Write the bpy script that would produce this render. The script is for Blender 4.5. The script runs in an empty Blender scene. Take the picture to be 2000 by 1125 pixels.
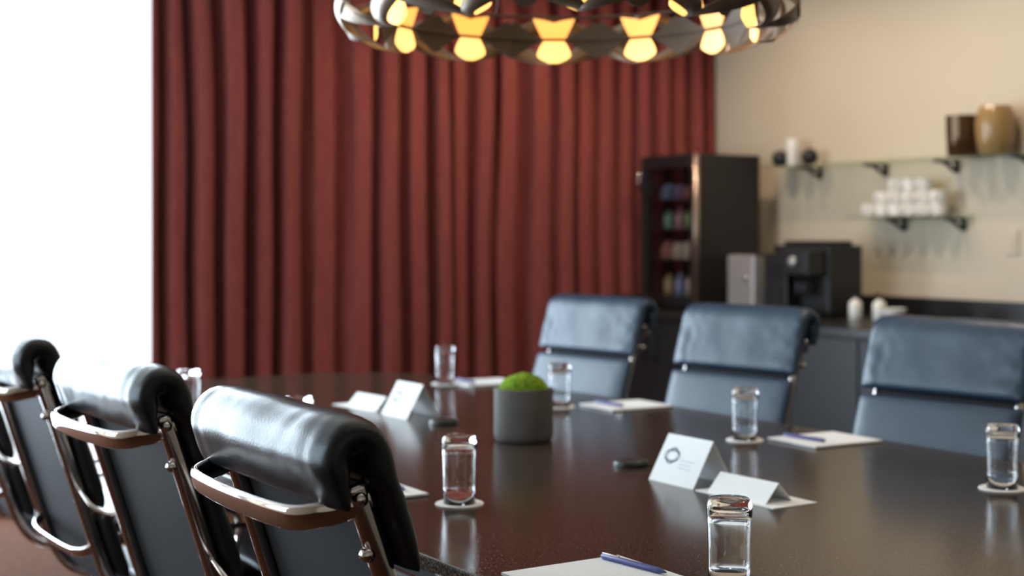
import bpy, bmesh, math, random
from mathutils import Vector, Matrix, noise
random.seed(7)
S=bpy.context.scene
COL=S.collection
pi=math.pi

# ---------------------------------------------------------------- materials
def mat(name,base=(.5,.5,.5),rough=.5,metal=0,spec=.5,trans=0,ior=1.45,emit=None,es=0,coat=0,sheen=0,
        bump=None,var=None):
    m=bpy.data.materials.new(name); m.use_nodes=True
    nt=m.node_tree; b=nt.nodes['Principled BSDF']
    b.inputs['Base Color'].default_value=(*base,1); b.inputs['Roughness'].default_value=rough
    b.inputs['Metallic'].default_value=metal; b.inputs['Specular IOR Level'].default_value=spec
    b.inputs['Transmission Weight'].default_value=trans; b.inputs['IOR'].default_value=ior
    b.inputs['Coat Weight'].default_value=coat
    if sheen: b.inputs['Sheen Weight'].default_value=sheen
    if emit: b.inputs['Emission Color'].default_value=(*emit,1); b.inputs['Emission Strength'].default_value=es
    tc=nt.nodes.new('ShaderNodeTexCoord')
    if var:   # (scale, colour2, lo, hi)
        n=nt.nodes.new('ShaderNodeTexNoise'); n.inputs['Scale'].default_value=var[0]; n.inputs['Detail'].default_value=5
        r=nt.nodes.new('ShaderNodeValToRGB'); r.color_ramp.elements[0].position=var[2]; r.color_ramp.elements[1].position=var[3]
        r.color_ramp.elements[0].color=(*base,1); r.color_ramp.elements[1].color=(*var[1],1)
        nt.links.new(tc.outputs['Object'],n.inputs['Vector']); nt.links.new(n.outputs['Fac'],r.inputs['Fac'])
        nt.links.new(r.outputs['Color'],b.inputs['Base Color'])
    if bump:  # (scale,strength,dist)
        n=nt.nodes.new('ShaderNodeTexNoise'); n.inputs['Scale'].default_value=bump[0]; n.inputs['Detail'].default_value=4
        bp=nt.nodes.new('ShaderNodeBump'); bp.inputs['Strength'].default_value=bump[1]; bp.inputs['Distance'].default_value=bump[2]
        nt.links.new(tc.outputs['Object'],n.inputs['Vector']); nt.links.new(n.outputs['Fac'],bp.inputs['Height'])
        nt.links.new(bp.outputs['Normal'],b.inputs['Normal'])
    return m

M_leather=mat('black_leather',(.007,.008,.009),.31,spec=.42,bump=(260,.3,.0008),var=(6,(.011,.012,.014),.35,.7))
M_leather_lit=mat('black_leather_window_lit',(.016,.034,.060),.38,spec=.6,bump=(260,.25,.0006),var=(6,(.023,.046,.078),.35,.7))  # same black leather, with the blue window light put into its colour
M_mesh=mat('black_back_sheet',(.009,.010,.011),.6,spec=.25,bump=(300,.2,.001))
M_chrome=mat('polished_chrome',(.72,.66,.63),.08,metal=1,var=(3,(.66,.60,.57),.4,.6))
M_darkmetal=mat('dark_metal',(.03,.03,.032),.4,metal=.6)
M_plastic=mat('black_plastic',(.015,.015,.015),.4,bump=(200,.1,.001))
M_glass=mat('clear_glass',(1,1,1),.0,trans=1,ior=1.45)
M_paper=mat('white_paper',(.92,.92,.91),.7,var=(8,(.88,.88,.87),.3,.7))
M_coaster=mat('white_coaster',(.93,.90,.87),.8)
M_pen=mat('blue_pen',(.07,.08,.28),.3)
M_pot=mat('grey_ceramic',(.10,.09,.083),.75,bump=(60,.3,.002),var=(20,(.13,.115,.105),.3,.7))
M_moss=mat('green_moss',(.12,.26,.01),.9,bump=(120,1,.01),var=(60,(.33,.50,.02),.4,.65))
M_wall=mat('beige_wall_paint',(.56,.475,.36),.8,bump=(80,.05,.002),var=(2,(.58,.495,.38),.3,.7))
M_ceil=mat('ceiling_paint',(.6,.56,.5),.9,bump=(60,.05,.002))
M_cab=mat('dark_cabinet',(.012,.011,.012),.45,var=(4,(.018,.016,.016),.3,.7))
M_counter=mat('black_worktop',(.012,.011,.011),.3,var=(90,(.03,.027,.025),.5,.7))
M_white=mat('white_china',(.85,.81,.75),.3)
M_silver=mat('silver_plastic',(.5,.48,.46),.35,metal=.5)
M_amber=mat('amber_light_glass',(1,.6,.2),.5,emit=(1,.36,.045),es=1.5,var=(9,(1,.75,.4),.3,.7))
M_amberlow=mat('bright_amber_light_glass',(1,.6,.2),.5,emit=(1,.50,.12),es=2.3,var=(9,(1,.75,.4),.3,.7))
M_leaf=mat('bronze_leaf_metal',(.08,.055,.038),.6,metal=.4,var=(12,(.13,.09,.062),.3,.7))
M_leafb=mat('brushed_ribbon_metal',(.20,.14,.095),.42,metal=.6,var=(12,(.30,.21,.14),.3,.7))
M_frame=mat('window_frame_metal',(.10,.07,.06),.5)
M_ink=mat('navy_ink',(.03,.05,.12),.6)
M_inkl=mat('pale_ink',(.45,.52,.60),.6)
M_ambervase=mat('amber_vase_glass',(.50,.32,.13),.12,trans=.45,ior=1.45)
M_darkvase=mat('dark_vase_glass',(.10,.05,.02),.12,metal=.5)

def pane_mat(name,tint=(1,1,1),f=.05):
    m=bpy.data.materials.new(name); m.use_nodes=True; nt=m.node_tree
    nt.nodes.clear(); o=nt.nodes.new('ShaderNodeOutputMaterial'); mx=nt.nodes.new('ShaderNodeMixShader')
    t=nt.nodes.new('ShaderNodeBsdfTransparent'); t.inputs[0].default_value=(*tint,1)
    g=nt.nodes.new('ShaderNodeBsdfGlossy'); g.inputs['Roughness'].default_value=.03
    mx.inputs[0].default_value=f
    nt.links.new(t.outputs[0],mx.inputs[1]); nt.links.new(g.outputs[0],mx.inputs[2]); nt.links.new(mx.outputs[0],o.inputs[0])
    return m
M_pane=pane_mat('window_glass')
M_shelf=pane_mat('green_shelf_glass',(.89,.94,.91),.12)

def granite():
    m=mat('polished_brown_stone',(.035,.022,.016),.18,spec=.40)
    nt=m.node_tree; b=nt.nodes['Principled BSDF']; tc=nt.nodes.new('ShaderNodeTexCoord')
    v=nt.nodes.new('ShaderNodeTexNoise'); v.inputs['Scale'].default_value=260; v.inputs['Detail'].default_value=3
    r=nt.nodes.new('ShaderNodeValToRGB'); e=r.color_ramp.elements
    e[0].position=.36; e[0].color=(.014,.010,.0075,1); e[1].position=.72; e[1].color=(.21,.155,.115,1)
    x=r.color_ramp.elements.new(.55); x.color=(.045,.031,.022,1)
    nt.links.new(tc.outputs['Object'],v.inputs['Vector']); nt.links.new(v.outputs['Fac'],r.inputs['Fac']); nt.links.new(r.outputs['Color'],b.inputs['Base Color'])
    return m
M_granite=granite()

def fabric():
    m=mat('russet_curtain_cloth',(.33,.07,.048),.9,spec=.1,sheen=.12)
    nt=m.node_tree; b=nt.nodes['Principled BSDF']; tc=nt.nodes.new('ShaderNodeTexCoord')
    mp=nt.nodes.new('ShaderNodeMapping'); mp.inputs['Scale'].default_value=(40,40,3)
    v=nt.nodes.new('ShaderNodeTexNoise'); v.inputs['Scale'].default_value=3
    r=nt.nodes.new('ShaderNodeValToRGB'); e=r.color_ramp.elements
    e[0].position=.3; e[0].color=(.190,.042,.037,1); e[1].position=.7; e[1].color=(.255,.062,.052,1)
    nt.links.new(tc.outputs['Object'],mp.inputs[0]); nt.links.new(mp.outputs[0],v.inputs['Vector'])
    nt.links.new(v.outputs['Fac'],r.inputs['Fac']); nt.links.new(r.outputs['Color'],b.inputs['Base Color'])
    return m
M_curtain=fabric()
def floor_mat():
    m=mat('russet_carpet',(.22,.075,.04),.95,spec=.05)
    nt=m.node_tree; b=nt.nodes['Principled BSDF']; tc=nt.nodes.new('ShaderNodeTexCoord')
    v=nt.nodes.new('ShaderNodeTexNoise'); v.inputs['Scale'].default_value=30; v.inputs['Detail'].default_value=6
    r=nt.nodes.new('ShaderNodeValToRGB'); e=r.color_ramp.elements
    e[0].position=.3; e[0].color=(.045,.016,.008,1); e[1].position=.7; e[1].color=(.080,.032,.016,1)
    nt.links.new(tc.outputs['Object'],v.inputs['Vector'])
    nt.links.new(v.outputs['Fac'],r.inputs['Fac']); nt.links.new(r.outputs['Color'],b.inputs['Base Color'])
    return m
M_floor=floor_mat()

# ---------------------------------------------------------------- mesh helpers
def obj_from(name,verts,faces,m,smooth=False,parent=None,merge=0,bev=0):
    me=bpy.data.meshes.new(name); me.from_pydata([tuple(v) for v in verts],[],faces)
    bm=bmesh.new(); bm.from_mesh(me)
    if merge: bmesh.ops.remove_doubles(bm,verts=bm.verts,dist=merge)
    bmesh.ops.recalc_face_normals(bm,faces=bm.faces)
    bm.to_mesh(me); bm.free()
    for p in me.polygons: p.use_smooth=smooth
    me.materials.append(m)
    o=bpy.data.objects.new(name,me); COL.objects.link(o)
    if parent: o.parent=parent
    if bev:
        md=o.modifiers.new('b','BEVEL'); md.width=bev; md.segments=2; md.limit_method='ANGLE'
    return o

class Geo:
    def __init__(s): s.v=[]; s.f=[]
    def add(s,v,f):
        k=len(s.v); s.v+= [Vector(p) for p in v]; s.f+=[tuple(i+k for i in q) for q in f]; return s
    def box(s,x0,x1,y0,y1,z0,z1):
        v=[(x0,y0,z0),(x1,y0,z0),(x1,y1,z0),(x0,y1,z0),(x0,y0,z1),(x1,y0,z1),(x1,y1,z1),(x0,y1,z1)]
        f=[(0,3,2,1),(4,5,6,7),(0,1,5,4),(1,2,6,5),(2,3,7,6),(3,0,4,7)]
        return s.add(v,f)
    def lathe(s,prof,n=32,c=(0,0,0),axis='z',sx=1,sy=1):
        v=[];f=[]
        for (r,z) in prof:
            for i in range(n):
                a=2*pi*i/n
                p=(r*math.cos(a)*sx,r*math.sin(a)*sy,z)
                if axis=='y': p=(p[0],p[2],p[1])
                if axis=='x': p=(p[2],p[0],p[1])
                v.append((p[0]+c[0],p[1]+c[1],p[2]+c[2]))
        for j in range(len(prof)-1):
            for i in range(n):
                f.append((j*n+i,j*n+(i+1)%n,(j+1)*n+(i+1)%n,(j+1)*n+i))
        if prof[0][0]>1e-6: f.append(tuple(range(n-1,-1,-1)))
        if prof[-1][0]>1e-6: f.append(tuple((len(prof)-1)*n+i for i in range(n)))
        return s.add(v,f)
    def sweep(s,path,w,h,ref=(0,0,1),closed=False,k=12,e=.5):
        P=[Vector(p) for p in path]; n=len(P); ref=Vector(ref); v=[];f=[]
        sec=[]
        for i in range(k):
            a=2*pi*(i+.5)/k; c,sn=math.cos(a),math.sin(a)
            sec.append((math.copysign(abs(c)**e,c)*w/2,math.copysign(abs(sn)**e,sn)*h/2))
        for i in range(n):
            if closed: t=P[(i+1)%n]-P[i-1]
            else: t=P[min(i+1,n-1)]-P[max(i-1,0)]
            t.normalize()
            a=(ref-t*ref.dot(t)).normalized(); b=t.cross(a)
            for (p,q) in sec: v.append(P[i]+a*p+b*q)
        m=n if closed else n-1
        for i in range(m):
            for j in range(k):
                f.append((i*k+j,i*k+(j+1)%k,((i+1)%n)*k+(j+1)%k,((i+1)%n)*k+j))
        if not closed:
            f.append(tuple(range(k-1,-1,-1))); f.append(tuple((n-1)*k+j for j in range(k)))
        return s.add(v,f)
    def make(s,name,m,smooth=False,parent=None,merge=0,bev=0):
        return obj_from(name,s.v,s.f,m,smooth,parent,merge,bev)

def smooth_path(pts,n=8,closed=False):
    P=[Vector(p) for p in pts]; out=[]; L=len(P)
    rng=range(L) if closed else range(L-1)
    for i in rng:
        g=(lambda k:P[k%L]) if closed else (lambda k:P[max(0,min(L-1,k))])
        a,b,c,d=g(i-1),g(i),g(i+1),g(i+2)
        for j in range(n):
            t=j/n
            out.append(.5*((2*b)+(c-a)*t+(2*a-5*b+4*c-d)*t*t+(3*b-a-3*c+d)*t**3))
    if not closed: out.append(P[-1])
    return out

def auto_smooth(o,ang=40):
    for p in o.data.polygons: p.use_smooth=True
    o.data.set_sharp_from_angle(angle=math.radians(ang))
    return o

def tag(o,label,cat,group=None):
    o['label']=label; o['category']=cat
    if group: o['group']=group
    return o
def empty(name,loc,label,cat,group=None):
    e=bpy.data.objects.new(name,None); e.empty_display_size=.05; e.location=loc; COL.objects.link(e)
    return tag(e,label,cat,group)
def copy_thing(src,loc,rot=None,label=None):
    n=src.copy(); COL.objects.link(n); n.location=loc
    if rot is not None: n.rotation_euler=(0,0,rot)
    if label: n['label']=label
    def rec(a,b):
        for c in [x for x in a.children]:
            d=c.copy(); COL.objects.link(d); d.parent=b; rec(c,d)
    rec(src,n)
    return n
def structure(o): o['kind']='structure'; return o

# ---------------------------------------------------------------- room shell
RX=5.3; LX=-2.0; EY=6.45; FY=-2.5; CZ=2.9; T=.15
structure(Geo().box(LX-T,RX+T,FY-T,EY+T,-.1,0).make('floor',M_floor))
structure(Geo().box(LX-T,RX+T,FY-T,EY+T,CZ,CZ+.1).make('ceiling',M_ceil))
structure(Geo().box(RX,RX+T,FY,EY,0,CZ).make('wall_right',M_wall))
structure(Geo().box(LX-T,RX+T,FY-T,FY,0,CZ).make('wall_front',M_wall))
structure(Geo().box(2.25,RX+T,EY,EY+T,0,CZ).box(LX-T,-1.8,EY,EY+T,0,CZ).box(-1.8,2.25,EY,EY+T,2.75,CZ).make('wall_back',M_wall))
structure(Geo().box(LX-T,LX,FY,2.6,0,CZ).box(LX-T,LX,5.4,EY,0,CZ).box(LX-T,LX,2.6,5.4,0,.4).box(LX-T,LX,2.6,5.4,2.7,CZ).make('wall_left',M_wall))
def window(name,axis,a0,a1,z0,z1,c,mull):
    g=Geo(); w=.05
    def bx(p0,p1,q0,q1,t=.03):
        if axis=='x': g.box(p0,p1,c-t,c+t,q0,q1)
        else: g.box(c-t,c+t,p0,p1,q0,q1)
    bx(a0,a1,z0,z0+w); bx(a0,a1,z1-w,z1); bx(a0,a0+w,z0+w,z1-w); bx(a1-w,a1,z0+w,z1-w)
    for m_ in mull: bx(m_-w/2,m_+w/2,z0+w,z1-w)
    nf=len(g.f); bx(a0+w,a1-w,z0+w,z1-w,.004)
    o=g.make(name,M_frame); o.data.materials.append(M_pane)
    for i in range(nf,len(o.data.polygons)): o.data.polygons[i].material_index=1
    return structure(o)
window('window_1','x',-1.8,2.25,0,2.75,EY+.07,[-.4,.9])
window('window_2','y',2.6,5.4,.4,2.7,LX-.07,[4.0])
structure(Geo().box(RX-.012,RX,FY,2.35,0,.09).make('baseboard_right',M_frame))

# ---------------------------------------------------------------- curtain
def px2x(px,y=6.2):
    k=(px-1000)/2778; return (.533*y+k*.846*y)/(.846-.533*k)
ridges=[297,345,398,462,520,572,640,716,762,822,872,905,952,998,1062,1108,1148,1192,1232,1262,1304,1340,1372,1402]
rx=[px2x(p) for p in ridges]; rx[-1]=min(rx[-1],RX-.02)
per=20
cols=[]
for i in range(len(rx)-1):
    for j in range(per): cols.append((rx[i]+(rx[i+1]-rx[i])*j/per,i,j/per))
cols.append((rx[-1],len(rx)-1,0))
nz=40
rng=random.Random(5)
amp=[rng.uniform(.036,.082) for _ in range(len(rx)+1)]
skew=[rng.uniform(-.9,.9) for _ in range(len(rx)+1)]
verts=[];faces=[]
for k in range(nz+1):
    z=.02+(CZ-.02-.005)*k/nz
    for (x,i,t) in cols:
        A=amp[i]*(1-t)+amp[min(i+1,len(amp)-1)]*t
        w_=t+ skew[i]*.17*math.sin(pi*t)**2 + .07*noise.noise(Vector((i*3.1,z*1.2,0)))*math.sin(pi*t)
        c=math.cos(2*pi*w_); c=math.copysign(abs(c)**.8,c)
        c=1-2*((1-c)/2)**1.5
        c+=.20*math.cos(4*pi*w_+skew[i]*3)*math.sin(pi*t)
        wob=noise.noise(Vector((x*2.2,z*.6,1)))*.045
        edge=1 if 0<i<len(rx)-2 else 0
        xx=x+noise.noise(Vector((x*3,z*.9,5)))*.026*edge+.026*math.sin(4*pi*t)*edge*(.5+.5*skew[i])
        top=1-.2*(z/CZ)
        verts.append((xx,6.275-A*c*top+wob,z))
n=len(cols)
for k in range(nz):
    for i in range(n-1):
        faces.append((k*n+i,k*n+i+1,(k+1)*n+i+1,(k+1)*n+i))
cu=obj_from('curtain',verts,faces,M_curtain,True)
md=cu.modifiers.new('s','SOLIDIFY'); md.thickness=.004
tag(cu,'full-height russet red pleated fabric curtain beside the bright window','curtain')

# ---------------------------------------------------------------- table
TX=1.825; HW=.765; TY0=-.1; TY1=4.66
tc_y=(TY0+TY1)/2
def outline(inset=0,n=140):
    pts=[]
    hw=HW-inset; hl=(TY1-TY0)/2-inset
    for i in range(n):
        a=2*pi*i/n; c,s=math.cos(a),math.sin(a)
        x=math.copysign(abs(c)**.42,c)*hw
        y=math.copysign(abs(s)**.62,s)*hl
        pts.append((TX+x,tc_y+y))
    return pts
table=empty('conference_table',(TX,tc_y,0),'long polished dark brown stone conference table with rounded ends','table')
def slab(g,o_,z0,z1):
    n=len(o_); v=[(x-TX,y-tc_y,z0) for x,y in o_]+[(x-TX,y-tc_y,z1) for x,y in o_]
    f=[tuple(range(n-1,-1,-1)),tuple(range(n,2*n))]+[(i,(i+1)%n,n+(i+1)%n,n+i) for i in range(n)]
    g.add(v,f)
g=Geo(); slab(g,outline(),.725,.75); tt=g.make('table_top',M_granite,parent=table,bev=.004)
g=Geo(); slab(g,outline(.03),.695,.725); g.make('table_rim',M_cab,parent=table)
for yy in (-1.3,0,1.3):
    g=Geo(); g.box(-.16,.16,yy-.22,yy+.22,.03,.70); g.box(-.22,.22,yy-.3,yy+.3,0,.03)
    g.make('pedestal',M_cab,parent=table,bev=.01)

# ---------------------------------------------------------------- chair
def build_chair():
    ch=empty('conference_chair',(0,0,0),'black leather soft pad conference chair with chrome frame','chair','chairs around the conference table')
    rail=[(.24,.452),(.17,.455),(.05,.445),(-.10,.437),(-.18,.45),(-.225,.50),(-.262,.60),(-.30,.72),(-.345,.86),(-.372,.94),(-.385,.985)]
    sp=smooth_path([(a,0,b) for a,b in rail],10)
    def nrm(P,i):
        t=(P[min(i+1,len(P)-1)]-P[max(i-1,0)]).normalized()
        return Vector((t.z,0,-t.x))
    off=[sp[i]+nrm(sp,i)*.024 for i in range(len(sp))]
    def pad(name,path,W,T1,T2,p1=12,p2=12,ns=24,nv=30,seed=0,wr=.0005,fill=None):
        L=[0]
        for i in range(1,len(path)): L.append(L[-1]+(path[i]-path[i-1]).length)
        tot=L[-1]
        def at(s):
            d=s*tot
            for i in range(1,len(L)):
                if L[i]>=d-1e-9:
                    u=(d-L[i-1])/max(1e-9,L[i]-L[i-1]); return path[i-1].lerp(path[i],u)
            return path[-1]
        g=Geo(); V=[];F=[]
        rows=[]
        for i in range(ns+1):
            s=.5-.5*math.cos(pi*i/ns)
            s=s*.7+(i/ns)*.3
            a=at(max(0,s-.01)); b=at(min(1,s+.01)); t=(b-a).normalized(); N=Vector((t.z,0,-t.x))
            rows.append((at(s),N,s))
        for side in (1,-1):
            for i,(p,N,s) in enumerate(rows):
                fs=max(0,1-abs(2*s-1)**p1)**.5
                fs*=.86+.14*(1-(2*s-1)**2)
                for j in range(nv+1):
                    v=math.sin(pi/2*(2*j/nv-1)); v=v*.75+(2*j/nv-1)*.25
                    fv=max(0,1-abs(v)**p2)**.5
                    fv*=.88+.12*(1-v*v)
                    t2=T2
                    if fill and side<0 and p.z>fill[0]: t2=T2+(fill[1]-T2)*min(1,(p.z-fill[0])/.02)
                    th=(T1 if side>0 else t2)*fs*fv
                    edgew=.15+.85*abs(v)**3
                    w=noise.noise(Vector((s*3+seed,v*2.2,seed*3.1)))*wr*1.8*fs*fv
                    w+=noise.noise(Vector((s*5*(tot/.17),v*10,seed)))*wr*2.8*fs*fv*edgew
                    q=p+N*side*(th+(w if side>0 else 0))
                    V.append((q.x,v*W*(1-.012*(1-fs)),q.z))
            base=0 if side>0 else (ns+1)*(nv+1)
            for i in range(ns):
                for j in range(nv):
                    a=base+i*(nv+1)+j; F.append((a,a+1,a+nv+2,a+nv+1))
        g.add(V,F); return g.make(name,M_leather,True,ch,merge=.0003)
    W=.235
    for k,(a,b) in enumerate([(.25,.098),(.098,-.048),(-.048,-.16)]):
        pad('seat_pad',[p for p in off if b-.003<=p.x<=a+.003 and p.z<.52],W,.028,.02,seed=k)
    for k,(a,b) in enumerate([(.505,.664),(.662,.842)]):
        pad('back_pad',[p for p in off if a<=p.z<=b and p.x<-.1],W,.022,.02,seed=k+5)
    front=[p for p in off if .842<=p.z and p.x<-.1]
    tdir=(front[-1]-front[-2]).normalized()
    N=Vector((tdir.z,0,-tdir.x)); rr=.031; c=front[-1]-N*rr
    arch=[]
    for i in range(1,13):
        a=pi*i/12*1.05; arch.append(c+N*rr*math.cos(a)+tdir*rr*math.sin(a))
    last=arch[-1]; d2=(arch[-1]-arch[-2]).normalized()
    hang=[last+d2*.012*i for i in range(1,5)]
    pad('head_cushion',front+arch+hang,W+.003,.021,.017,p1=20,p2=16,ns=54,nv=48,seed=11,wr=.0014,fill=(.945,.0305))
    rp=[(p,nrm(sp,i)) for i,p in enumerate(sp) if not (p.z>.955)]
    for sy in (-1,1):
        g=Geo(); g.sweep([Vector((p.x,sy*.205,p.z))-q*.008 for p,q in rp],.014,.030,ref=(0,1,0),e=.7)
        g.make('side_rail',M_chrome,True,ch)
    bp=[p for p,q in rp if p.x<-.1]
    g=Geo(); g.sweep(bp,.40,.006,ref=(0,1,0)); auto_smooth(g.make('back_panel',M_mesh,True,ch))
    bx,bz=-.378,.912
    path=smooth_path([(bx+.015,-.205,bz+.02),(bx-.02,-.20,bz+.008),(bx-.062,-.178,bz),(bx-.078,-.13,bz-.002),(bx-.085,0,bz-.002),(bx-.078,.13,bz-.002),(bx-.062,.178,bz),(bx-.02,.20,bz+.008),(bx+.015,.205,bz+.02)],6)
    g=Geo(); g.sweep(path,.031,.014,ref=(-.22,0,1),e=.72,k=24)
    for sy in (-1,1):
        g.lathe([(0,-.008),(.008,-.008),(.009,0),(.008,.006),(0,.008)],12,(bx-.006,sy*.216,bz+.022),'y')
        g.lathe([(0,-.008),(.008,-.008),(.009,0),(.008,.006),(0,.008)],12,(bx+.003,sy*.216,bz-.045),'y')
    g.make('back_brace',M_chrome,True,ch)
    path=smooth_path([(-.265,-.205,.58),(-.29,-.18,.565),(-.30,-.1,.56),(-.30,.1,.56),(-.29,.18,.565),(-.265,.205,.58)],6)
    g=Geo(); g.sweep(path,.022,.009,ref=(-.4,0,1),e=.75); g.make('back_brace',M_chrome,True,ch)
    for sy in (-1,1):
        path=smooth_path([(-.30,sy*.208,.70),(-.285,sy*.245,.672),(-.24,sy*.268,.655),(-.10,sy*.275,.650),(-.01,sy*.272,.645),(.035,sy*.262,.61),(.03,sy*.245,.53),(.01,sy*.22,.47),(-.01,sy*.205,.445)],7)
        g=Geo(); g.sweep(path,.022,.010,ref=(0,1,0)); g.make('armrest',M_chrome,True,ch)
    g=Geo(); g.box(-.09,.09,-.21,.21,.405,.425); g.box(-.12,.12,-.06,.06,.375,.405); g.make('seat_bracket',M_chrome,False,ch,bev=.006)
    g=Geo(); g.lathe([(.028,.10),(.028,.24),(.018,.245),(.018,.385)],20); auto_smooth(g.make('gas_column',M_chrome,True,ch))
    g=Geo()
    for k in range(5):
        a=2*pi*k/5+.3; c_,s_=math.cos(a),math.sin(a)
        g.sweep([(c_*r,s_*r,z) for r,z in [(.015,.115),(.1,.112),(.2,.10),(.29,.085)]],.032,.022,ref=(-s_,c_,0))
    g.lathe([(0,.09),(.035,.09),(.035,.13),(0,.13)],20)
    g.make('star_base',M_chrome,True,ch)
    for k in range(5):
        a=2*pi*k/5+.3; c_,s_=math.cos(a)*.285,math.sin(a)*.285
        g=Geo()
        g.lathe([(0,-.026),(.02,-.026),(.025,-.02),(.025,-.006),(.02,-.004),(.02,.004),(.025,.006),(.025,.02),(.02,.026),(0,.026)],16,(c_,s_,.025),'y')
        g.lathe([(.006,.03),(.006,.085)],8,(c_,s_,0))
        g.make('caster',M_plastic,True,ch)
    return ch
chair=build_chair()
lx=1.13; rxr=2.50
chair.location=(lx,1.74,0)
chair['label']='black leather soft pad chair, chrome back brace, by notepad and pen'
for (y,r,dx) in [(2.50,.04,.005),(3.26,.02,0),(4.03,-.02,0)]:
    copy_thing(chair,(lx+dx,y,0),r,'black leather soft pad chair with chrome back brace beside the window')
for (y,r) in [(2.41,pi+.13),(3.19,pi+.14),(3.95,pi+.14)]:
    cc=copy_thing(chair,(rxr,y,0),r,'black leather soft pad chair beside dark cabinets, window light painted in')
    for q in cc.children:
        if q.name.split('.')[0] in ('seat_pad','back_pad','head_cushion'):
            q.material_slots[0].link='OBJECT'; q.material_slots[0].material=M_leather_lit

# ---------------------------------------------------------------- table ware
Z=.75
def glass_things():
    g0=Geo(); 
    n=40; 
    prof=[(.0288,0),(.0298,0),(.0298,.03),(.0302,.06),(.0312,.09),(.0322,.105),(.0322,.114),(.0305,.121),(.027,.1248),(.012,.1255),(0,.1245)]
    inn=[(0,.112),(.018,.1115),(.0265,.108),(.0296,.098),(.0298,.09),(.0290,.06),(.0286,.03),(.0288,0)]
    full=prof+inn; v=[];f=[]
    for (r,z) in full:
        for i in range(n):
            a=2*pi*i/n; v.append((r*math.cos(a),r*math.sin(a),z))
    for j in range(len(full)-1):
        if full[j][0]==0 and full[j+1][0]==0: continue
        for i in range(n): f.append((j*n+i,j*n+(i+1)%n,(j+1)*n+(i+1)%n,(j+1)*n+i))
    g0.add(v,f); gl=g0.make('drinking_glass',M_glass,True,None,merge=.00005)
    tag(gl,'clear glass tumbler upside down on a round white coaster','glass','water glasses on the table')
    gc=Geo(); gc.lathe([(0,0),(.044,0),(.045,.001),(.044,.0025),(0,.0025)],40); co=auto_smooth(gc.make('coaster',M_coaster,True,None,merge=.00005))
    tag(co,'round white paper coaster under an upturned glass','coaster','coasters on the table')
    pos=[(2.29,1.84),(2.30,2.60),(2.29,3.38),(2.32,4.10),(1.325,1.53),(1.315,2.27),(1.32,3.01),(1.32,3.75)]
    for k,(x,y) in enumerate(pos):
        if k==0: co.location=(x,y,Z); gl.location=(x,y,Z+.0025)
        else:
            copy_thing(co,(x,y,Z)); copy_thing(gl,(x,y,Z+.0025))
glass_things()

def notepads():
    e=empty('notepad',(0,0,0),'white paper notepad lying square to the table edge','notepad','notepads on the table')
    Geo().box(-.105,.105,-.085,.085,0,.002).make('pad_backing',M_plastic,False,e)
    e.children[0]['label']='thin dark cardboard backing'
    Geo().box(-.105,.105,-.085,.085,.002,.006).make('paper_block',M_paper,False,e)
    p=empty('pen',(0,0,0),'slim dark blue ballpoint pen lying on a notepad','pen','pens on the notepads')
    g=Geo(); g.lathe([(0,-.07),(.0012,-.068),(.004,-.055),(.0045,-.05),(.0045,.065),(.003,.068),(0,.068)],14,(0,0,.0045),'y'); g.make('barrel',M_pen,True,p)
    Geo().box(-.0012,.0012,.03,.066,.0088,.0105).make('clip',M_chrome,False,p)
    P=[(1.195,1.675,.0,.078),(1.20,2.455,0,.078),(1.195,3.23,0,.078),(1.20,3.95,0,.078),(2.455,2.49,pi,-.05),(2.46,3.29,pi,-.05),(2.44,4.05,pi,-.06)]
    for k,(x,y,r,dx) in enumerate(P):
        if k==0: e.location=(x,y,Z); p.location=(x+dx,y+.01,Z+.006); p.rotation_euler=(0,0,.12)
        else:
            copy_thing(e,(x,y,Z),r+random.uniform(-.04,.04)); copy_thing(p,(x+dx,y+.02,Z+.006),random.uniform(-.1,.2)+r)
notepads()

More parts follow.
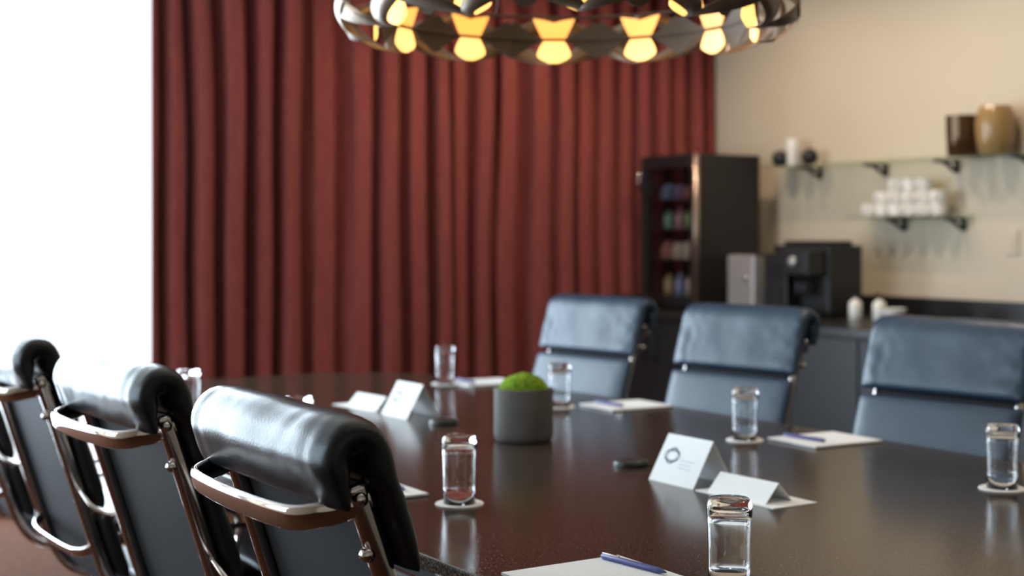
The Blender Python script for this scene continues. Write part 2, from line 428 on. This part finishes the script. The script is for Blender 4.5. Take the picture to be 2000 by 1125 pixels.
def tentcards():
    def build(name,L,hw,h,label,mark=True):
        e=empty(name,(0,0,0),label,'place card','folded cards on the table')
        g=Geo()
        prof=[(-hw,0),(0,h),(hw,0),(hw-.002,0),(0,h-.0025),(-hw+.002,0)]
        v=[(x,-L/2,z) for x,z in prof]+[(x,L/2,z) for x,z in prof]; n=6
        f=[(0,1,4,5),(1,2,3,4),(6,11,10,7),(7,10,9,8)]+[(i,(i+1)%n,n+(i+1)%n,n+i) for i in range(n)]
        g.add(v,f); g.make('folded_card',M_paper,False,e)
        if mark:
            sl=Vector((-hw,0,0))-Vector((0,0,h)); sl.normalize(); Nn=Vector((-h,0,hw)).normalized()
            def on(u,w):
                q=Vector((0,0,h))+sl*w+Nn*.0006; return Vector((q.x,L/2-u,q.z))
            g=Geo()
            cy,cw,r=.040,.045,.017
            def stroke(pts,w=.0018):
                for a,b in zip(pts[:-1],pts[1:]):
                    d=(Vector(b)-Vector(a)); 
                    if d.length<1e-6: continue
                    nn=Vector((-d.y,d.x)).normalized()*w/2; a=Vector(a);b=Vector(b)
                    g.add([on(*(a+nn)),on(*(b+nn)),on(*(b-nn)),on(*(a-nn))],[(0,1,2,3)])
            for k in range(2):
                stroke([(cy+r*1.35*math.cos(a)*(1 if k else .7),cw+r*(.62 if k else 1)*math.sin(a)) for a in [i*2*pi/24 for i in range(25)]])
            for s_ in (-.4,.4):
                stroke([(cy-r*1.2+2.4*r*i/8,cw+s_*r+.007*math.sin(pi*i/8)*(1 if s_>0 else -1)) for i in range(9)],.0022)
            g.make('printed_emblem',M_ink,False,e)
            g=Geo()
            for (u0,u1,w) in [(.070,.115,.052),(.070,.105,.060),(.070,.112,.068)]:
                u=u0
                while u<u1:
                    l=random.uniform(.002,.006); 
                    stroke([(u,w),(min(u+l,u1),w)],.0016); u+=l+.0015
            g.make('printed_lines',M_inkl,False,e)
        return e
    a=build('tent_card',.14,.052,.090,'white folded tent card with small round emblem on the table')
    a.location=(1.825,2.225,Z)
    copy_thing(a,(1.84,3.445,Z),.03)
    b=build('folded_leaflet',.155,.035,.036,'low white folded leaflet resting on a flat white sheet',False)
    b.location=(1.815,2.04,Z+.0015); b.rotation_euler=(0,0,.05)
    copy_thing(b,(1.83,3.66,Z+.0015),.1)
    g=Geo().box(-.055,.055,-.11,.11,0,.0015); s=g.make('paper_sheet',M_paper)
    tag(s,'small flat white sheet of paper under a folded leaflet','paper','flat sheets on the table'); s.location=(1.825,2.035,Z)
    copy_thing(s,(1.83,3.68,Z),.1)
tentcards()

g=Geo(); g.lathe([(0,0),(.038,0),(.0385,.004),(.037,.010),(.030,.014),(0,.015)],32); pk=auto_smooth(g.make('table_microphone',M_plastic,True,None,merge=.0001),60)
tag(pk,'flat round black microphone disc on the table','microphone','microphone discs on the table'); pk.location=(1.845,2.45,Z)
copy_thing(pk,(1.83,3.24,Z))

pl=empty('moss_planter',(1.85,2.885,Z),'dark grey round ceramic pot filled with bright green moss','plant')
g=Geo(); g.lathe([(0,0),(.064,0),(.070,.006),(.0715,.02),(.0715,.122),(.070,.127),(.066,.127),(.064,.122),(.064,.10),(0,.10)],48)
auto_smooth(g.make('pot',M_pot,True,pl,merge=.0001),50)
bm=bmesh.new(); bmesh.ops.create_icosphere(bm,subdivisions=6,radius=1)
for v in bm.verts:
    p=v.co.copy(); d=noise.noise(p*4)*.06+noise.noise(p*14)*.06+noise.noise(p*34)*.05
    r=Vector((p.x,p.y,p.z)).normalized()*(1+d)
    v.co=Vector((r.x*.061,r.y*.061,.112+max(r.z,-.2)*.050))
me=bpy.data.meshes.new('moss'); bm.to_mesh(me); bm.free(); me.materials.append(M_moss)
for p in me.polygons: p.use_smooth=True
o=bpy.data.objects.new('moss',me); COL.objects.link(o); o.parent=pl

# ---------------------------------------------------------------- sideboard
CT=.85; CX=4.38
wt=Geo().box(CX-.02,RX-.02,2.35,6.15,CT-.035,CT).make('worktop',M_counter,bev=.003)
tag(wt,'long black stone worktop on the dark cabinets along the wall','worktop')
bs=Geo().box(RX-.02,RX,2.35,6.15,CT,CT+.09).make('trim_1',M_counter); structure(bs)
cab=empty('cabinet',(CX,2.4,0),'dark two-door base cabinet under the black worktop','cabinet','base cabinets along the wall')
UW=.925
Geo().box(.02,.90,0,UW-.006,.08,CT-.036).box(.06,.90,0.0,UW-.006,0,.08).make('body',M_cab,False,cab)
for k in range(2):
    y0=.003+k*(UW/2-.001); y1=y0+UW/2-.008
    d=Geo().box(0,.019,y0,y1,.09,CT-.05).make('door',M_cab,False,cab,bev=.002)
    hy=y1-.04 if k==0 else y0+.04
    h=Geo(); h.sweep([(-.002,hy,.62),(-.022,hy,.62),(-.024,hy,.63),(-.024,hy,.75),(-.022,hy,.76),(-.002,hy,.76)],.01,.008,ref=(0,1,0)); h.make('handle',M_darkmetal,True,d)
for k in range(1,4): copy_thing(cab,(CX,2.4+k*UW,0))

# drinks cooler
cx0,cx1,cy0,cy1,cz1=4.69,5.13,5.68,6.14,.81
co=empty('display_cooler',(cx0,cy0,CT),'tall black glass-door snack cooler on the worktop by the curtain','cooler')
w=cx1-cx0; d=cy1-cy0; t=.03
g=Geo().box(.02,w,0,t,0.01,cz1).box(.02,w,d-t,d,.01,cz1).box(w-t,w,t,d-t,.01,cz1).box(.02,w-t,t,d-t,.01,.06).box(.02,w-t,t,d-t,cz1-.06,cz1)
g.box(.04,.08,.02,.06,0,.01).box(w-.06,w-.02,d-.06,d-.02,0,.01).box(.04,.08,d-.06,d-.02,0,.01).box(w-.06,w-.02,.02,.06,0,.01)
g.make('body',M_cab,False,co,bev=.004)
for z in (.26,.42,.58):
    Geo().box(.04,w-t-.002,t+.001,d-t-.001,z-.006,z).make('shelf',M_darkmetal,False,co)
M_bronze=mat('bronze_door_frame',(.45,.34,.27),.3,metal=.9)
g=Geo().box(0,.018,0,.05,.01,cz1).box(0,.018,d-.05,d,.01,cz1).box(0,.018,.05,d-.05,.01,.07).box(0,.018,.05,d-.05,cz1-.07,cz1)
dr=g.make('door',M_cab,False,co,bev=.004)
g=Geo(); g.sweep([(.002,-.004,.012),(.002,-.004,cz1-.002)],.034,.024,ref=(1,0,0),k=20,e=.8); g.make('door_edge',M_bronze,True,dr)
Geo().box(.007,.011,.05,d-.05,.07,cz1-.07).make('door_glass',M_pane,False,dr)
g=Geo(); g.sweep([(-.001,d-.025,.62),(-.03,d-.025,.63),(-.03,d-.025,.72),(-.001,d-.025,.73)],.014,.014,ref=(0,1,0)); g.make('handle',M_chrome,True,dr)
pc=[(.10,.17,.05),(.17,.06,.05),(.06,.06,.10),(.22,.18,.14),(.15,.08,.08),(.08,.10,.16),(.06,.12,.09),(.24,.20,.15),(.17,.11,.05)]
pc=[tuple(c*1.25 for c in q) for q in pc]
PM=[mat('pack_colour_%d'%i,c,.4,var=(30,tuple(min(1,x*1.5+.03) for x in c),.45,.55)) for i,c in enumerate(pc)]
order=[7,3,5,8, 4,7,3,1, 0,0,4,6, 2,1,2,5]
for zi,z in enumerate((.061,.261,.421,.581)):
    for j in range(4):
        hh=[.13,.10,.11,.08][zi]*random.uniform(.85,1.05); hy=cy0+.085+j*.092; hx=cx0+.12
        m=PM[order[zi*4+j]]
        if zi%2==0:
            g=Geo(); g.lathe([(0,0),(.028,0),(.032,.006),(.032,hh*.72),(.024,hh*.82),(.012,hh*.9),(.012,hh),(0,hh)],20)
            o=auto_smooth(g.make('drink_bottle',m,True,None,merge=.0001),50); tag(o,'small coloured drink bottle standing inside the cooler','bottle','drinks in the cooler')
        else:
            g=Geo(); g.add([(-.03,-.033,0),(.03,-.033,0),(.03,.033,0),(-.03,.033,0),(-.036,-.036,hh*.5),(.036,-.036,hh*.5),(.036,.036,hh*.5),(-.036,.036,hh*.5),(-.006,-.034,hh),(.006,-.034,hh),(.006,.034,hh),(-.006,.034,hh)],
              [(0,3,2,1)]+[(a,(a+1)%4,4+(a+1)%4,4+a) for a in range(4)]+[(4+a,4+(a+1)%4,8+(a+1)%4,8+a) for a in range(4)]+[(8,9,10,11)])
            o=g.make('snack_bag',m,False,None,bev=.003); tag(o,'small coloured snack bag standing inside the cooler','snack','snacks in the cooler')
        o.location=(hx,hy,CT+z+.0005)

# milk unit (silver)
mu=empty('milk_cooler',(4.80,5.36,CT),'silver rounded milk cooler beside the coffee machine','appliance')
g=Geo().box(.02,.22,0,.20,.012,.29).box(.04,.2,.02,.18,0,.012); g.make('body',M_plastic,False,mu,bev=.012)
Geo().box(0,.02,.0,.20,.015,.288).make('door',M_silver,False,mu,bev=.008)
Geo().box(.02,.21,-.004,-.0005,.02,.28).make('side_panel',M_silver,False,mu,bev=.001)
g=Geo(); g.lathe([(0,-.012),(.012,-.012),(.014,0)],16,(-.0005,.05,.17),'x'); g.make('knob',M_chrome,True,mu)

# coffee machine
cm=empty('coffee_machine',(4.70,4.86,CT),'black automatic coffee machine with spout and round dial','coffee machine')
g=Geo().box(.12,.34,0,.38,.015,.34).box(0,.12,.02,.20,.20,.32).box(0,.12,.02,.36,.0,.035).box(.04,.12,.20,.36,.035,.30).box(.13,.33,.01,.37,0,.015)
g.make('body',M_plastic,False,cm,bev=.012)
g=Geo().box(.15,.32,.04,.34,.34,.362); g.make('bean_hopper',M_darkmetal,False,cm,bev=.008)
g=Geo(); g.lathe([(.012,.10),(.016,.105),(.016,.20),(0,.20)],14,(.05,.09,0)); g.lathe([(.012,.10),(.016,.105),(.016,.20),(0,.20)],14,(.05,.13,0)); g.make('spout',M_darkmetal,True,cm)
g=Geo(); g.lathe([(0,-.018),(.020,-.018),(.024,-.012),(.024,0)],24,(0,.11,.265),'x'); g.make('dial',M_silver,True,cm)
g=Geo().box(.005,.115,.03,.35,.036,.041); g.make('drip_tray',M_darkmetal,False,cm)
g=Geo().box(.036,.0395,.24,.33,.19,.25); g.make('display_panel',M_darkmetal,False,cm)

bt=empty('pump_bottle',(4.85,4.72,CT),'small white bottle with a dark pump cap on the worktop','bottle','small bottles by the coffee machine')
g=Geo(); g.lathe([(0,0),(.026,0),(.03,.005),(.03,.07),(.024,.085),(.010,.092),(.010,.098),(0,.098)],24); auto_smooth(g.make('bottle_body',M_white,True,bt,merge=.0001),50)
g=Geo(); g.lathe([(0,.098),(.012,.098),(.012,.110),(.005,.112),(.005,.125),(0,.125)],16); g.sweep([(0,0,.122),(-.015,0,.123),(-.028,0,.119)],.007,.006,ref=(0,1,0)); g.make('pump_cap',M_darkmetal,True,bt)
copy_thing(bt,(4.90,4.62,CT))
g=Geo(); g.lathe([(0,0),(.025,0),(.03,.006),(.055,.05),(.058,.06),(.054,.06),(.03,.012),(0,.010)],28)
bw=auto_smooth(g.make('bowl',M_white,True,None,merge=.0001),50); tag(bw,'small white china bowl on the worktop','bowl'); bw.location=(4.85,4.49,CT)
g=Geo(); g.lathe([(0,0),(.05,0),(.055,.004),(.085,.014),(.085,.017),(.05,.008),(0,.007)],32)
pt=auto_smooth(g.make('plate',M_white,True,None,merge=.0001),50); tag(pt,'white china plate lying on the worktop','plate'); pt.location=(4.66,4.25,CT)
g=Geo(); g.box(-.09,.09,-.07,.07,0,.006).box(-.09,-.082,-.07,.07,.006,.075).box(.082,.09,-.07,.07,.006,.075).box(-.082,.082,-.07,-.062,.006,.075).box(-.082,.082,.062,.07,.006,.075)
tb=g.make('tray',M_cab,bev=.003); tag(tb,'small dark open tray at the curtain end of the worktop','tray'); tb.location=(4.50,5.98,CT)

# ---------------------------------------------------------------- glass shelves
def shelf(name,y0,y1,z,depth,brs,label):
    e=empty(name,(RX,y0,z),label,'shelf')
    Geo().box(-depth,-.004,0,y1-y0,-.010,0).make('glass_board',M_shelf,False,e)
    for b in brs:
        g=Geo(); g.box(-.012,0,b-y0-.012,b-y0+.012,-.07,-.010)
        g.sweep([(-.01,b-y0,-.065),(-.05,b-y0,-.045),(-.09,b-y0,-.022),(-depth*.75,b-y0,-.018)],.022,.014,ref=(0,1,0))
        g.box(-depth*.78,-.012,b-y0-.011,b-y0+.011,-.022,-.0105)
        g.make('bracket',M_darkmetal,False,e)
    return e
shelf('wall_shelf',3.7,5.66,1.60,.20,[5.40,4.95,4.51,4.08],'long clear glass wall shelf on small dark brackets')
shelf('wall_shelf',4.41,5.07,1.33,.16,[4.83,4.47],'short clear glass wall shelf holding white cups')

g=Geo(); g.lathe([(0,0),(.028,0),(.036,.004),(.040,.03),(.041,.058),(.0385,.058),(.037,.03),(.032,.007),(0,.006)],28)
g.sweep(smooth_path([(.039,0,.048),(.054,0,.046),(.059,0,.032),(.052,0,.018),(.0385,0,.016)],5),.008,.006,ref=(0,1,0))
cup=auto_smooth(g.make('cup',M_white,True,None,merge=.0001),50)
tag(cup,'plain white china cup stacked on the glass shelf','cup','stacked white cups')
first=True
for i,(y,nst) in enumerate([(4.975,1),(4.888,2),(4.802,3),(4.716,3),(4.63,3),(4.544,2)]):
    for k in range(nst):
        loc=(RX-.09,y,1.33+.0003+k*.0585)
        if first: cup.location=loc; cup.rotation_euler=(0,0,pi+.2); first=False
        else: copy_thing(cup,loc,random.uniform(-.5,.5)+pi)

g=Geo(); g.lathe([(0,0),(.06,0),(.072,.01),(.084,.07),(.088,.13),(.082,.18),(.066,.215),(.060,.215),(.075,.18),(.080,.13),(.076,.07),(.06,.018),(0,.016)],40)
va=auto_smooth(g.make('vase',M_ambervase,True,None,merge=.0001),50); tag(va,'rounded amber glass vase on the upper glass shelf','vase'); va.location=(RX-.10,4.215,1.60); 
g=Geo(); g.lathe([(0,0),(.062,0),(.066,.004),(.072,.10),(.074,.185),(.070,.185),(.066,.10),(.060,.012),(0,.012)],40)
vb=auto_smooth(g.make('vase',M_darkvase,True,None,merge=.0001),50); tag(vb,'dark brown cylindrical glass vase with a golden shine','vase'); vb.location=(RX-.10,4.40,1.60)
g=Geo(); g.lathe([(0,0),(.03,0),(.034,.005),(.038,.14),(.036,.14),(.031,.012),(0,.012)],28)
vc=auto_smooth(g.make('candle_glass',M_white,True,None,merge=.0001),50); tag(vc,'slim pale glass candle holder between two dark balls','candle holder'); vc.location=(RX-.10,5.50,1.60)
g=Geo(); g.lathe([(0,0),(.015,0.0005),(.033,.010),(.043,.03),(.044,.045),(.038,.066),(.022,.082),(.010,.086),(0,.086)],28)
ba=g.make('decorative_ball',M_darkmetal,True,None,merge=.0001); tag(ba,'dark round metal ball ornament on the glass shelf','ornament','dark ball ornaments'); ba.location=(RX-.10,5.60,1.60)
copy_thing(ba,(RX-.10,5.38,1.60))
sw=empty('wall_switch',(RX,4.20,1.21),'small pale switch plate on the beige wall','switch')
Geo().box(-.008,0,-.035,.035,-.055,.055).make('plate',M_wall,False,sw,bev=.003)
Geo().box(-.012,-.008,-.014,.014,-.028,.028).make('rocker',M_wall,False,sw,bev=.001)

# ---------------------------------------------------------------- chandelier
cxh,cyh,czh=1.82,2.66,1.745
cd=empty('ring_chandelier',(cxh,cyh,czh),'round bronze ribbon chandelier with glowing amber glass panels','chandelier')
NM=12; RR=.430
def wp(z):
    if z>=0: return .026+.028*(z/.055)**.8
    u=-z/.060
    return .024+.020*math.sin(min(1,u*1.3)*pi/2)-(.036*max(0,(u-.62)/.38)**2)
def strip(name,ang,zs,wf,r,m,parent,th=.003):
    V=[];F=[];nx=10
    for s in (0,1):
        for z in zs:
            w_=max(.001,wf(z))
            for i in range(nx+1):
                u=(2*i/nx-1)*w_; a=ang+u/r; rr=r+s*th
                zz=z-(.010*(1-abs(2*i/nx-1))**1.5 if (z>.045) else 0)
                V.append((rr*math.cos(a),rr*math.sin(a),zz))
    n=len(zs)*(nx+1)
    for s in (0,1):
        for k in range(len(zs)-1):
            for i in range(nx):
                a=s*n+k*(nx+1)+i; F.append((a,a+1,a+nx+2,a+nx+1))
    for k in range(len(zs)-1):
        for i in (0,nx):
            a=k*(nx+1)+i; F.append((a,a+nx+1,n+a+nx+1,n+a))
    for k in (0,len(zs)-1):
        for i in range(nx):
            a=k*(nx+1)+i; F.append((a,a+1,n+a+1,n+a))
    return obj_from(name,V,F,m,False,parent)
a0=math.atan2(.846,.533)+ .035
for k in range(NM):
    a=a0+2*pi*k/NM
    strip('light_panel',a,[ .054,.04,.03,.02,.01,.004],wp,RR,M_amber,cd)
    strip('light_panel',a,[-.004,-.012,-.02,-.028,-.036,-.042,-.048,-.052,-.056,-.0595],wp,RR,M_amberlow,cd)
    b=a+pi/NM; half=2*pi*RR/NM/2
    strip('metal_leaf',b,[.046,.036,.026,.015,.006,0,-.006,-.015,-.026,-.036,-.048],lambda z:(half-wp(z)-.001)*(1-.88*(abs(z)/.048)**1.1),RR-.002,M_leaf,cd,.002)
    for sgn in (-1,1):
        path=[]; NS=24
        for i in range(NS+1):
            t=i/NS; z=.060*math.cos(pi*t); rr=RR+.004+.084*math.sin(pi*t)
            aa=b+sgn*(.26*math.cos(pi*t)); path.append((rr*math.cos(aa),rr*math.sin(aa),z))
        g=Geo()
        V=[];F=[]
        P=[Vector(p) for p in path]
        for i,p in enumerate(P):
            t=(P[min(i+1,NS)]-P[max(i-1,0)]).normalized(); rad=Vector((p.x,p.y,0)).normalized()
            c=Vector((rad.x*math.sin(pi*i/NS),rad.y*math.sin(pi*i/NS),math.cos(pi*i/NS))).normalized()
            side=t.cross(c).normalized(); wd=.007+.019*math.sin(pi*i/NS)
            for s_ in (-1,1):
                for u in (-1,1): V.append(p+side*wd*u+c*.001*s_)
        for i in range(NS):
            q=i*4
            F+=[(q,q+1,q+5,q+4),(q+2,q+6,q+7,q+3),(q,q+4,q+6,q+2),(q+1,q+3,q+7,q+5)]
        F+=[(0,2,3,1),(NS*4,NS*4+1,NS*4+3,NS*4+2)]
        g.add(V,F); g.make('metal_ribbon',M_leafb,True,cd)
circ=[(math.cos(2*pi*i/72),math.sin(2*pi*i/72)) for i in range(72)]
g=Geo(); g.sweep([(c*(RR-.004),s*(RR-.004),0) for c,s in circ],.006,.006,closed=True); g.make('ring_band',M_leaf,True,cd)
g=Geo(); g.sweep([(c*(RR+.004),s*(RR+.004),.058) for c,s in circ],.006,.008,closed=True); g.make('ring_band',M_leaf,True,cd)
for k in range(3):
    a=a0+.35+2*pi*k/3
    g=Geo(); g.sweep([(math.cos(a)*(RR+.004),math.sin(a)*(RR+.004),.058),(math.cos(a)*.03,math.sin(a)*.03,CZ-czh-.03)],.003,.003,ref=(1,0,0),k=6); g.make('suspension_cable',M_leaf,True,cd)
g=Geo(); g.lathe([(0,CZ-czh-.035),(.07,CZ-czh-.035),(.075,CZ-czh-.03),(.075,CZ-czh),(0,CZ-czh)],32); auto_smooth(g.make('ceiling_canopy',M_leaf,True,cd,merge=.0001),50)

# ---------------------------------------------------------------- lights
def area(loc,rot,sx,sy,p,c):
    l=bpy.data.lights.new('daylight_and_fill','AREA'); l.shape='RECTANGLE'; l.size=sx; l.size_y=sy; l.energy=p; l.color=c
    o=bpy.data.objects.new('daylight_and_fill',l); COL.objects.link(o); o.location=loc; o.rotation_euler=rot; return o
area((.2,EY+.35,1.4),(-pi/2,0,0),4.2,2.8,500,(.70,.86,1))
area((LX-.4,4.0,1.6),(0,-pi/2,0),2.3,2.8,110,(.62,.82,1))
def spot(x,y,z,tx,ty,tz,p,ang,c=(1,.80,.59),bl=.9,r=.05):
    l=bpy.data.lights.new('downlight','SPOT'); l.energy=p; l.color=c; l.spot_size=math.radians(ang); l.spot_blend=bl; l.shadow_soft_size=r
    o=bpy.data.objects.new('downlight',l); COL.objects.link(o); o.location=(x,y,z)
    o.rotation_euler=(Vector((tx,ty,tz))-Vector((x,y,z))).to_track_quat('-Z','Y').to_euler()
for x,p in ((2.6,30),(3.5,62),(4.3,46)): spot(x+.4,5.0,2.86,x,6.25,1.2,p,90,(1,.80,.62))
for y in (3.9,4.7,5.5): spot(4.2,y,2.86,5.3,y,1.2,44,100,bl=1)
for y in (1.2,3.2): spot(3.2,y,2.86,3.2,y,0,40,120)
area((1.8,2.2,2.85),(0,0,0),2,3.5,12,(1,.84,.66))  # soft warm ceiling fill added over the table, no fixture behind it

w_=bpy.data.worlds.new('World'); S.world=w_; w_.use_nodes=True
bg=w_.node_tree.nodes['Background']; bg.inputs[0].default_value=(.85,.93,1,1); bg.inputs[1].default_value=1.8

# ---------------------------------------------------------------- camera
cam=bpy.data.cameras.new('Camera'); co_=bpy.data.objects.new('Camera',cam); COL.objects.link(co_)
co_.location=(0,0,1.25); co_.rotation_euler=(pi/2,0,-math.radians(32.2))
cam.lens=50; cam.sensor_width=36; cam.shift_y=-.0538
cam.dof.use_dof=True; cam.dof.focus_distance=1.95; cam.dof.aperture_fstop=3.5
cam.clip_start=.05
S.camera=co_
S.view_settings.view_transform='Standard'; S.view_settings.look='None'
